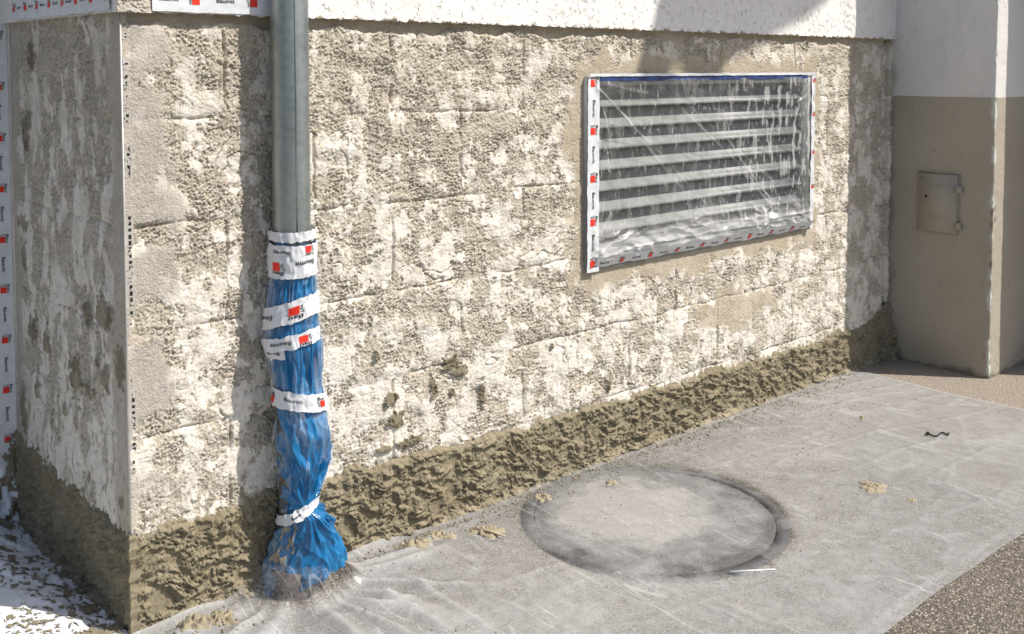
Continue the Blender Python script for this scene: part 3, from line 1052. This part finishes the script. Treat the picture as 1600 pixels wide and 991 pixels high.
# ------------------------------------------------------------------ meter hatch
hx = NX - .002
hat = empty('meter_hatch', (NX - .01, -.262, .685), 'small taupe painted metal hatch with a keyhole in the shaded wall', 'hatch')
MB().box((hx - .016, -.1600, .6855), (hx + .004, -.3595, .9740), .003).build('door', M['paint_t'], hat)
MB().box((hx - .0045, -.1580, .6835), (hx + .003, -.3615, .9760)).build('gap_shade', M['dark'], hat)  # dark plate behind the door, stands in for shade in the gap
fr = MB()
fr.box((hx - .006, -.1605, .684), (hx + .004, -.153, .978)).box((hx - .006, -.3595, .684), (hx + .004, -.366, .978))
fr.box((hx - .004, -.1535, .9745), (hx + .004, -.3655, .980))
fr.build('frame', M['paint_t'], hat)
for zz in (.905, .725):
    MB().box((hx - .021, -.352, zz - .016), (hx - .001, -.382, zz + .016), .003).build('hinge', M['paint_t'], hat)
MB().tube([(hx - 0.0156, -.205, .858), (hx - 0.0186, -.205, .858)], .011, 16).build('lock', M['paint_t'], hat, False)
MB().tube([(hx - 0.0181, -.205, .858), (hx - 0.0192, -.205, .858)], .007, 16).build('keyhole', M['dark'], hat, False)
em = MB()
for i in range(7):
    y = -.222 - i * .011
    em.box((hx - 0.0156, y, .914), (hx - 0.0173, y - .0065, .922 + (.003 if i % 3 == 0 else 0)))
for i in range(3):
    em.box((hx - 0.0156, -.226, .775 - i * .012), (hx - 0.0173, -.272 + .006 * (i % 2), .780 - i * .012))
tag(em.build('embossing', M['paint_t'], hat), kind='stuff')
for q in ((-.176, .955), (-.182, .944), (-.172, .940)):
    MB().tube([(hx - 0.0157, q[0], q[1]), (hx - 0.0169, q[0], q[1])], .0026, 8).build('rust_spot', M['clay'], hat)

# ------------------------------------------------------------------ downpipe
PC = on(455.2, 300, 1, -.066)[:2]
PR = .053
dp = empty('downpipe', (PC[0], PC[1], 0), 'round galvanised rain downpipe in front of the block wall, seam down its front', 'downpipe')
k = np.arange(0, 49)
th = 2 * np.pi * k / 48
zp = np.array([.93, 1.0, 1.2, 1.5, 1.9, 2.4, 3.4])
TH, ZP = np.meshgrid(th, zp)


def around(theta, r, z):
    d = -FH[:2] * np.cos(theta)[..., None] + RT[:2] * np.sin(theta)[..., None]
    return np.concatenate([PC + d * r[..., None], z[..., None]], -1)


grid('pipe', around(TH, np.full_like(TH, PR), ZP), M['zinc'], dp)
MB().tube([tuple(around(np.array(.50), np.array(PR), np.array(z))) for z in (.93, 1.6, 2.4, 3.4)], .0022, 6).build('seam', M['zinc'], dp, True)
zp = np.array([0, .075, .08, .10, .3, 1.0])
rp = np.array([.074, .074, .060, .045, .045, .045])
TH, ZP = np.meshgrid(th, zp)
grid('standpipe', around(TH, np.broadcast_to(rp[:, None], TH.shape), ZP), M['clay'], dp)

# blue film wrapped round it: half width and sideways offset by height, read off the photograph
PXM = 557.0
tab = [(372, 421, 490), (400, 421, 491), (430, 421, 492), (455, 415, 494), (480, 414, 494), (505, 411, 496), (525, 410, 497), (545, 412, 502), (565, 416, 503), (590, 423, 502), (610, 426, 500),
       (640, 422, 507), (690, 424, 518), (730, 427, 516), (765, 428, 504), (790, 429, 494), (800, 429, 494), (815, 428, 512), (830, 427, 518), (850, 422, 526), (875, 415, 531), (900, 407, 533), (945, 399, 534)]
tz = np.array([(941 - y) / PXM for y, a, b in tab])[::-1]
tw = np.array([(b - a) / 2 / PXM for y, a, b in tab])[::-1]
tc = np.array([((a + b) / 2 - 455.2) / PXM for y, a, b in tab])[::-1]
TIES = [(1.0, .05), (.94, .035), (.825, .035), (.745, .03), (.58, .03), (.262, .02)]


def wrap_r(theta, z, folds=True):
    w = np.interp(z, tz, tw)
    tie = np.ones_like(z)
    for zc_, s_ in TIES:
        tie = np.minimum(tie, .35 + .65 * ss(.2 * s_, 2.2 * s_, np.abs(z - zc_)))
    if not folds:
        return w
    sk = ss(.25, .1, z)
    bag = ss(.58, .5, z) * ss(.255, .27, z)
    up = ss(.50, .58, z)
    f1 = 1 - 2 * np.abs(perlin(theta * 2.7 + 7 + .3 * perlin(theta, z * 6, 708), z * 2.0, 700))
    f2 = 1 - 2 * np.abs(perlin(theta * 6.2, z * 4.0, 701))
    fc = np.abs(perlin(theta * 2.2 + z * 9, z * 11 - theta, 706)) + np.abs(perlin(theta * 2.4 - z * 8, z * 9 + theta * 1.2, 707))
    # creases running into the tie, which sits off to the right
    ax_, az_ = (theta - .55) * .07, z - .264
    rho = np.hypot(ax_, az_)
    an = np.arctan2(ax_, np.abs(az_) + .006)
    g1 = 1 - 2 * np.abs(perlin(an * 3.4 + np.where(az_ > 0, 0, 31), rho * 5, 709))
    g2 = 1 - 2 * np.abs(perlin(an * 8.0 + np.where(az_ > 0, 0, 17), rho * 10, 710))
    ga = np.minimum(rho * .16, .015) * (1 - up) * (1 - .25 * sk)
    r = w + .002 + .017 * sk - tie * up * (.010 * (.9 - f1) + .006 * (.9 - f2)) - tie * (.007 + .010 * sk) * fc - ga * (1 - g1) * .75 - .4 * ga * (1 - g2)
    return np.maximum(r, np.where(z < .90, .047, PR + .003))


def wrap_pt(theta, z, extra=0.0, folds=True):
    theta, z = np.broadcast_arrays(np.asarray(theta, float), np.asarray(z, float))
    r = wrap_r(theta, z, folds) + extra
    d = -FH[:2] * np.cos(theta)[..., None] + RT[:2] * np.sin(theta)[..., None]
    c = np.interp(z, tz, tc)
    sq = 1 - .42 * ss(.27, .12, z)
    d = -FH[:2] * (np.cos(theta) * sq)[..., None] + RT[:2] * np.sin(theta)[..., None]
    xy = PC + RT[:2] * c[..., None] + d * r[..., None]
    lim = np.where(z < .33, -.026, -.012)
    xy[..., 1] = np.where(xy[..., 1] > lim, lim - .004 * (1 - np.exp(-np.abs(xy[..., 1] - lim) * 40)), xy[..., 1])
    return np.concatenate([xy, z[..., None]], -1)


th = np.linspace(-np.pi, np.pi, 420)
vv = np.linspace(0, 1, 420)
TH, VV = np.meshgrid(th, vv)
hem = .030 + .046 * np.sin(np.clip(TH, -1.7, 1.7)) + .012 * fbm(TH * 1.6, TH * 0, 2, 710)
topz = 1.005 + .012 * fbm(TH * 1.5, TH * 0 + 4, 2, 711)
ZW = hem + (topz - hem) * VV
dust = .04 + .45 * ss(-.3, -1.1, TH) + .25 * ss(.2, .5, fbm(TH * 3, ZW * 6, 3, 712)) - .3 * ss(.5, .35, ZW) * ss(-.4, .2, TH)
mud = ss(.16, .30, fbm(TH * 5, ZW * 22, 4, 713)) * ss(.30, .2, ZW) * ss(.07, .12, ZW) * ss(.0, -.4, TH) * ss(-1.2, -.8, TH)
PWR = wrap_pt(TH, ZW, mud * .006)
bw = grid('blue_film', PWR, M['blue'], None, None, dict(dust=np.clip(dust, 0, 1), mud=mud))
bw.name = 'blue_plastic_wrap'
tag(bw, 'blue plastic film gathered and tied around the foot of the downpipe', 'plastic wrap')

# clear film loosely over the blue, frayed
THc, VVc = np.meshgrid(np.linspace(-1.75, 1.75, 200), np.linspace(0, 1, 260))
ZC_ = .30 + (.99 - .30) * VVc
exr = .006 + .010 * np.abs(fbm(THc * 2.6, ZC_ * 6, 3, 720)) * (.3 + .7 * ss(.5, 1.5, np.abs(THc)))
PC_ = wrap_pt(THc, ZC_, exr)
kp = (fbm(THc * 2.2, ZC_ * 5, 3, 721) + .75 * ss(.5, 1.3, np.abs(THc)) > .40)[:-1, :-1]
cw = grid('clear_film_wrap', PC_, M['wrap'], None, kp, dict(haze=.12 * np.abs(fbm(THc * 6, ZC_ * 14, 3, 722))))
tag(cw, 'loose clear plastic film around the blue wrapped downpipe', 'plastic film')


def band_tape(label, y_l, y_r, hpx, marks_, flip, th0=-2.0, th1=2.0, seed=0, bend=0.0, k=1.0, extra=.0045, curl=0.0):
    zl_, zr_ = (941 - y_l) / PXM, (941 - y_r) / PXM
    hw = hpx / PXM / 2

    def zc_of(t):
        return (zl_ + zr_) / 2 + (zr_ - zl_) / 2 * np.sin(np.clip(t, -np.pi / 2, np.pi / 2)) + bend * np.cos(t)
    t = np.linspace(th0, th1, 120)
    s = np.linspace(-hw, hw, 9)
    TT, SS = np.meshgrid(t, s)
    jag = np.where(np.abs(SS) > hw * .99,   .004 * fbm(TT * 3, SS * 0 + np.sign(SS), 3, 730 + seed), 0)
    ex = extra + .0028 * fbm(TT * 4, SS * 40, 3, 731 + seed)
    P = .75 * wrap_pt(TT, zc_of(TT) + SS + jag, ex, False) + .25 * wrap_pt(TT, zc_of(TT) + SS + jag, ex + .004)
    rt_ = empty('masking_tape', P.reshape(-1, 3).mean(0), label, 'tape', 'bands of printed tape round the wrapped downpipe')
    grid('strip', P, M['tape'], rt_)
    sg = -1 if flip else 1

    def fmap(a, b):
        t_ = np.array(a / .062)
        z_ = zc_of(t_) + b
        e_ = extra + .0028 * fbm(t_ * 4, np.array(b * 40), 3, 731 + seed) + .0013
        return .75 * wrap_pt(t_, z_, e_, False) + .25 * wrap_pt(t_, z_, e_ + .004)
    for kind, thp, dz in marks_:
        print_on(rt_, fmap, thp * .062, dz, kind, math.pi if flip else 0.0, k)
    return rt_


band_tape('plain white paper band at the top end of the blue pipe wrap', 366, 366, 15, [], False, -2.6, 2.6, 1, -.003, 1, .004)
band_tape('crumpled printed tape band just below the top of the blue pipe wrap', 388, 390, 22, [('word', -.28, .0), ('logo', .95, .004)], True, -2.2, 2.2, 2, -.005, .85)
band_tape('wide flat printed tape band, second below the top of the blue pipe wrap', 414, 412, 34, [('logo', -.48, .0), ('word', .75, .01)], True, -2.0, 1.9, 3, -.004, 1.05)
band_tape('slanting printed tape band with a large red emblem, in the middle of the blue wrap', 500, 474, 34, [('logo', .32, -.002), ('word', -1.0, .0)], True, -2.0, 2.0, 4, .003, 1.05)
band_tape('dirty slanting printed tape band with rounded end, halfway down the blue wrap', 540, 521, 21, [('logo', .62, -.002), ('word', -.2, .0)], True, -2.0, 1.35, 5, .0, .85, .007)
band_tape('torn short tape band under the dirty one halfway down the blue wrap', 552, 538, 19, [('word', -.65, .0)], True, -1.7, -.12, 6, .0, .8, .0035)
band_tape('printed tape band above the bulging lower bag of the blue wrap', 622, 634, 27, [('logo', -1.05, -.003), ('word', .0, .004), ('logo', 1.15, .0)], False, -2.0, 2.0, 7, .008, .8)
band_tape('twisted tape tie gathering the blue wrap above its muddy skirt', 822, 790, 15, [('word', .0, .0)], False, -1.5, 1.3, 8, -.002, .55, .004)

# ------------------------------------------------------------------ manhole under the sheet
MC = np.array([1.575, -.452])
mh = empty('manhole_cover', (MC[0], MC[1], 0), 'round iron framed manhole cover showing through the plastic sheet', 'manhole cover')


def ring(r0, r1, z, hgt, mat, name, n=72):
    V, F = [], []
    for i in range(n):
        a = 2 * np.pi * i / n
        c, s = math.cos(a), math.sin(a)
        for r, zz in ((r0, 0), (r0, hgt), (r1, hgt), (r1, 0)):
            V.append((MC[0] + c * r, MC[1] + s * r, z + zz))
    for i in range(n):
        j = (i + 1) % n
        for q in range(3):
            F.append((i * 4 + q, i * 4 + q + 1, j * 4 + q + 1, j * 4 + q))
    return poly(name, V, F, mat, mh)


ring(.400, .440, .0, .0065, M['iron'], 'frame')
ct = NT('worn_cover')
vd = ct.n('ShaderNodeVectorMath', operation='DISTANCE')
ct.t.links.new(ct.pos, vd.inputs[0])
vd.inputs[1].default_value = (MC[0] - RT[0] * .07 + FH[0] * .05, MC[1] - RT[1] * .07 + FH[1] * .05, .006)
rr_ = ct.math('ADD', vd.outputs['Value'], ct.ramp(ct.noise(9, 5, .65), .3, .7, -.10, .10))
cc_ = ct.mix(ct.ramp(rr_, .20, .27), (.36, .34, .305), (.105, .102, .10))
cc_ = ct.mix(ct.ramp(ct.noise(70, 3), .4, .7, 0, .4), cc_, (.20, .19, .175))
M['cover'] = ct.fin(cc_, .85, ct.bump(ct.noise(150, 3), .002), spec=.2)
V = [(MC[0] + .3965 * math.cos(2 * np.pi * i / 72), MC[1] + .3965 * math.sin(2 * np.pi * i / 72), .0045) for i in range(72)]
poly('cover', V, [tuple(range(72))], M['cover'], mh)

# ------------------------------------------------------------------ clear sheet on the ground
gx = np.arange(-.15, 3.62, .0085)
gy = np.arange(-1.33, -.0149, .0085)
GXX, GYY = np.meshgrid(gx, gy)
wx = GXX + .016 * fbm(GYY * 3, GXX * .4, 3, 800) * ss(3.2, 3.6, GXX)
wy = GYY + .008 * fbm(GXX * 2.4, GYY * .3, 3, 801) * ss(-1.0, -1.3, GYY)
rp_ = np.hypot(GXX - PC[0], GYY - PC[1])
ang_ = np.arctan2(GYY - PC[1], GXX - PC[0])
zsx = .010 + .004 * fbm(GXX * 3.2, GYY * 3.2, 3, 802)
fold = 1 - 2 * np.abs(perlin(ang_ * 3.2 + .5 * fbm(GXX * 2, GYY * 2, 2, 805), rp_ * 1.2, 803))
zsx = zsx + .020 * np.maximum(fold, -.2) * ss(.10, .24, rp_) * np.exp(-((rp_ - .25) / .26) ** 2)
f2 = 1 - np.abs(perlin(GXX * 1.4 + GYY * 5.2, GYY * 2 - GXX * .8, 804)) * 2
zsx = zsx + .0022 * ss(.75, 1, f2)
f3 = 1 - np.abs(perlin(GXX * 3.1 - GYY * 2.1, GYY * 3 + GXX * 1.6, 806)) * 2
zsx = zsx + .0018 * ss(.8, 1, f3)
lin = np.zeros_like(GXX)
for (qx0, qy0, qx1, qy1, lw, la) in [(960, 705, 1130, 800, .005, 1), (830, 800, 1010, 880, .005, .8), (1000, 905, 1200, 985, .006, 1), (1420, 735, 1580, 800, .010, 1.2), (1180, 840, 1340, 930, .006, .5),
                                     (905, 770, 1000, 835, .004, .8), (620, 890, 780, 990, .012, .9), (560, 905, 700, 985, .012, .8), (700, 905, 900, 985, .006, .6), (1290, 905, 1440, 900, .006, .5),
                                     (1130, 760, 1300, 810, .005, .5), (1340, 700, 1500, 715, .006, .4), (1100, 930, 1240, 985, .008, .6), (840, 860, 960, 930, .008, .8), (1160, 700, 1330, 760, .004, .4)]:
    pa, pb = on(qx0, qy0, 2, .01), on(qx1, qy1, 2, .01)
    dx, dy = pb[0] - pa[0], pb[1] - pa[1]
    tt_ = np.clip(((GXX - pa[0]) * dx + (GYY - pa[1]) * dy) / (dx * dx + dy * dy), 0, 1)
    dd = np.hypot(GXX - pa[0] - tt_ * dx, GYY - pa[1] - tt_ * dy) + .01 * np.abs(fbm(GXX * 7, GYY * 7, 2, 811))
    lin = np.maximum(lin, la * np.exp(-(dd / lw) ** 2) * np.sin(np.pi * np.clip(tt_, .03, .97)) ** .6)
zsx = zsx + .009 * lin
zsx = zsx + .085 * ss(.21, .08, rp_ + .02 * perlin(ang_ * 2.5, rp_ * 0, 812))
rm = np.hypot(GXX - MC[0], GYY - MC[1])
zsx = np.maximum(zsx, .0125 * ss(.56, .46, rm) + .002)
zsx = np.maximum(zsx, .004)
zsx = np.where((GYY < -1.29) | (GXX > 3.58), .005, zsx)
hazeg = .10 * fbm(GXX * 2.2, GYY * 2.2, 4, 807) + .05 * ss(.75, 1, f2) + .04 * ss(.8, 1, f3) + .28 * lin + .22 * ss(.3, 1, fold) * np.exp(-((rp_ - .25) / .3) ** 2) - .20 * ss(.08, .03, np.abs(rm - .415)) * (.95 + .8 * fbm(GXX * 5, GYY * 5, 3, 808)) * (.45 + .75 * ss(-1, .9, -((GXX - MC[0]) * .67 + (GYY - MC[1]) * .74) / (rm + .01))) - .24 * ss(.22, .31, np.hypot(GXX - MC[0] + RT[0] * .07 - FH[0] * .05, GYY - MC[1] + RT[1] * .07 - FH[1] * .05)) * ss(.46, .43, rm) * (.8 + .8 * fbm(GXX * 7, GYY * 7, 3, 813)) * (.30 + .75 * ss(-.3, .35, (GXX - MC[0]) * (RT[0] * .85 - FH[0] * .5) + (GYY - MC[1]) * (RT[1] * .85 - FH[1] * .5))) \
     + .10 * ss(2.2, 3.4, GXX)  # bright fold edges and the ring's near-side shadow put into the haze
kp = ((GXX + .10 * fbm(GYY * 3, GYY * 0, 3, 809) + .25 * GYY) > -.13)[:-1, :-1]
sh = grid('plastic_sheet', np.stack([wx, wy, zsx], -1), M['sheet'], None, kp, dict(haze=hazeg, clear=ss(.19, .14, rp_ + .02 * perlin(ang_ * 2.5, rp_ * 0, 812))))
tag(sh, 'dusty clear plastic sheet spread over the ground along the wall', 'plastic sheet')


def sheet_z(x, y):
    i = int(np.clip(round((x - gx[0]) / .0085), 0, len(gx) - 1))
    j = int(np.clip(round((y - gy[0]) / .0085), 0, len(gy) - 1))
    return zsx[j, i]


# ------------------------------------------------------------------ white film and mortar splashes on the ground at far left
lx = np.arange(-1.2, -.012, .008)
ly = np.arange(-.9, .935, .008)
LX, LY = np.meshgrid(lx, ly)
wrk = 1 - np.abs(fbm(LX * 6, LY * 4, 4, 820))
zf = .005 + .05 * ss(.0, -.2, LX) + .010 * ss(.75, 1, wrk) + .02 * ss(.8, .93, LY)
wf = grid('white_film', np.stack([LX, LY, zf], -1), M['whitefilm'])
wf.name = 'masking_film'
tag(wf, 'white masking film on the ground left of the shaded wall, spattered with mortar', 'plastic film')
spn = fbm(LX * 17 + LY * 4, LY * 11, 4, 822, .62) + .30 * ss(-.30, -.02, LX) + .18 * fbm(LX * 3, LY * 3, 2, 823) - .12 * ss(-.1, -.5, LY)
spx = np.arange(-.75, -.012, .0036)
spy = np.arange(-.4, .93, .0036)
SX, SY = np.meshgrid(spx, spy)
fld = fbm(SX * 15 + SY * 5, SY * 10 - SX * 4, 5, 822, .66) + .50 * ss(-.22, -.01, SX + .25 * ss(.3, -.1, SY)) + .25 * fbm(SX * 3, SY * 3, 2, 823) - .36
fld2 = ss(.36, .22, worley(SX * 46 + .5 * fbm(SX * 60, SY * 60, 2, 827), SY * 34, 824)) * .6 * ss(-.5, .0, fbm(SX * 5, SY * 5, 2, 825))
fld = np.maximum(fld, fld2)
zf2 = .005 + .05 * ss(.0, -.2, SX) + .010 * ss(.75, 1, 1 - np.abs(fbm(SX * 6, SY * 4, 4, 820))) + .02 * ss(.8, .93, SY)
thr = .43
PS = np.stack([SX, SY, zf2 + .0015 + (.004 * ss(thr, thr + .3, fld)) + .0015 * fbm(SX * 50, SY * 50, 2, 826)], -1)
mo = grid('mortar_splashes', PS, M['mortar'], None, (fld[:-1, :-1] > thr), dict(dry=np.zeros_like(SX)))
tag(mo, 'olive mortar splashes over the white film left of the wall', 'mortar', kind='stuff')
# the same splashes on the film hanging at the far left
fl3 = fbm(UX * 22, UZ * 16, 4, 830, .6) + .35 * ss(.45, .05, UZ) - .12
PS = np.stack([UX, .935 - wr - .003 - .006 * ss(.25, .6, fl3), UZ], -1)
mo = grid('mortar_splashes', PS, M['mortar'], None, ((fl3 > .26) & (UZ < .5))[:-1, :-1], dict(dry=np.zeros_like(UX)))
tag(mo, 'mortar spatter on the hanging white film at the far left', 'mortar', kind='stuff')

# ------------------------------------------------------------------ crumbs, lumps and litter on the sheet
rng = np.random.RandomState(11)
ICO = np.array([(1, 0, 0), (-1, 0, 0), (0, 1, 0), (0, -1, 0), (0, 0, 1), (0, 0, -1)], float)
ICF = np.array([(0, 2, 4), (2, 1, 4), (1, 3, 4), (3, 0, 4), (2, 0, 5), (1, 2, 5), (3, 1, 5), (0, 3, 5)])


def crumbs(items, name, mat, label):
    items = [q for q in items if math.hypot(q[0] - PC[0], q[1] - PC[1]) > .21]
    V, Fc = [], []
    for i, (x, y, z, s) in enumerate(items):
        b = ICO * s * (.6 + .8 * rng.rand(6, 1)) * np.array([1, 1, .65])
        a = rng.rand() * 6.28
        R = np.array([[math.cos(a), -math.sin(a), 0], [math.sin(a), math.cos(a), 0], [0, 0, 1]])
        V.append(b @ R.T + np.array([x, y, z + s * .3]))
        Fc.append(ICF + 6 * i)
    V = np.concatenate(V)
    Fc = np.concatenate(Fc)
    o = place(name, V, Fc.ravel(), np.arange(len(Fc)) * 3, mat, None, dict(dry=np.full(len(V), .3)), False)
    return tag(o, label, 'mortar crumbs', kind='stuff')


it = []
for i in range(1300):
    x = rng.uniform(.1, 3.55)
    y = -.05 - rng.exponential(.035)
    if y < -.9: continue
    it.append((x, y, sheet_z(x, y), rng.uniform(.0015, .0045) * (1.8 if rng.rand() < .08 else 1)))
for i in range(420):
    x = rng.uniform(.3, 3.55)
    y = rng.uniform(-1.25, -.06)
    if rng.rand() > math.exp(y * 2.2): continue
    it.append((x, y, sheet_z(x, y), rng.uniform(.0018, .0042)))
for i in range(120):
    x = rng.normal(2.9, .3)
    y = -.12 - abs(rng.normal(0, .14))
    if x > 3.5: continue
    it.append((x, y, sheet_z(x, y), rng.uniform(.0018, .0045)))
for i in range(90):
    x = rng.uniform(.02, .42)
    y = rng.uniform(-.22, -.05)
    it.append((x, y, sheet_z(x, y), rng.uniform(.002, .007)))
crumbs(it, 'mortar_crumbs', M['mortar'], 'small crumbs of mortar scattered over the plastic sheet')
it = []
for i in range(120):
    x = rng.uniform(3.7, 4.0); y = -.02 - rng.exponential(.08)
    it.append((x, y, 0, rng.uniform(.002, .006)))
crumbs(it, 'mortar_crumbs', M['mortar'], 'crumbs of mortar on the asphalt in the corner of the two walls')


def lump(px, py, rx, ry, hgt, label, seed, dry=1.0):
    p = on(px, py, 2, .008)
    a = np.linspace(0, 2 * np.pi, 57)
    r = np.linspace(0, 1, 16)
    A2, R2 = np.meshgrid(a, r)
    k_ = 1 + .55 * fbm(np.cos(A2) * 1.3 + seed, np.sin(A2) * 1.3, 3, seed, .55)
    x = p[0] + RT[0] * rx * np.cos(A2) * R2 * k_ + FH[0] * ry * np.sin(A2) * R2 * k_
    y = p[1] + RT[1] * rx * np.cos(A2) * R2 * k_ + FH[1] * ry * np.sin(A2) * R2 * k_
    y = np.minimum(y, -.02)
    zb_ = np.vectorize(sheet_z)(x, y)
    z = zb_ + .001 + .8 * hgt * (1 - R2 ** 4) * np.maximum(.15, .8 + 1.2 * fbm(x * 70, y * 70, 3, seed + 3, .7))
    z = np.where(R2 > .99, zb_ - .002, z)
    o = grid('mortar_lump', np.stack([x, y, z], -1), M['mortar'], None, None, dict(dry=np.full_like(x, dry)))
    return tag(o, label, 'mortar lump', 'dried mortar splats on the plastic sheet')


lump(1364, 762, .050, .045, .008, 'flat sandy mortar splat alone on the open sheet, right of the manhole', 900)
lump(1348, 655, .014, .02, .006, 'tiny sandy mortar splat on the sheet in front of the fresh band end', 901)
lump(756, 832, .062, .040, .012, 'long pale mortar splat on the sheet in front of the wall foot', 902)
lump(690, 842, .040, .028, .010, 'pale mortar clod at the wall foot left of the long splat', 903)
lump(650, 856, .055, .035, .012, 'wide pale mortar clod at the wall foot nearest the blue wrap', 904)
lump(955, 757, .020, .02, .007, 'small mortar clod on the upper left rim of the manhole ring', 905)
lump(848, 780, .028, .03, .010, 'mortar clod at the wall foot where the manhole ring begins', 906)
lump(345, 975, .036, .030, .012, 'thick mortar clod at the bottom edge of the sheet left of the pipe foot', 907, .5)
lump(300, 985, .040, .035, .012, 'thick mortar clod in the lower left against the band', 908, .5)
lump(1425, 782, .016, .016, .004, 'faint thin mortar splat right of the sandy one on the open sheet', 909)

p0 = [(1447, 677), (1450, 674.5), (1452, 677), (1449, 679), (1447, 677.5), (1453, 678), (1459, 681), (1465, 680.5), (1470, 676), (1474, 675.5), (1478, 678), (1481, 679), (1482, 676)]
pp = [on(x, y, 2, .018 if i > 8 else .016) for i, (x, y) in enumerate(p0)]
o = MB().tube(pp, .0034, 7).build('cable_scrap', M['rubber'], None, True)
tag(o, 'short curled scrap of black cable lying on the open sheet', 'cable scrap')
# a sliver of pale wood by the wall foot and a folded flap of tape
a, b = on(742, 826, 2, .02), on(790, 838, 2, .02)
o = MB().tube([a, (a + b) / 2 + np.array([0, 0, .004]), b], [.003, .0055, .002], 6).build('wood_sliver', plain('pale_wood', (.45, .37, .25), .7), None, False)
tag(o, 'pale wood sliver lying across the long mortar splat', 'wood sliver')
a, b = on(1142, 893, 2, .016), on(1212, 889, 2, .016)
dv_ = np.array([.004, .010, 0])
o = poly('plastic_strip', [a, b, b + dv_ * .4, a + dv_ * .8, a - (0, 0, .002), b - (0, 0, .002), b + dv_ * .4 - (0, 0, .002), a + dv_ * .8 - (0, 0, .002)],
         [(0, 1, 2, 3), (7, 6, 5, 4), (0, 4, 5, 1), (1, 5, 6, 2), (2, 6, 7, 3), (3, 7, 4, 0)], M['whitefilm'])
tag(o, 'thin white plastic strip at the near right rim of the manhole ring', 'plastic strip')
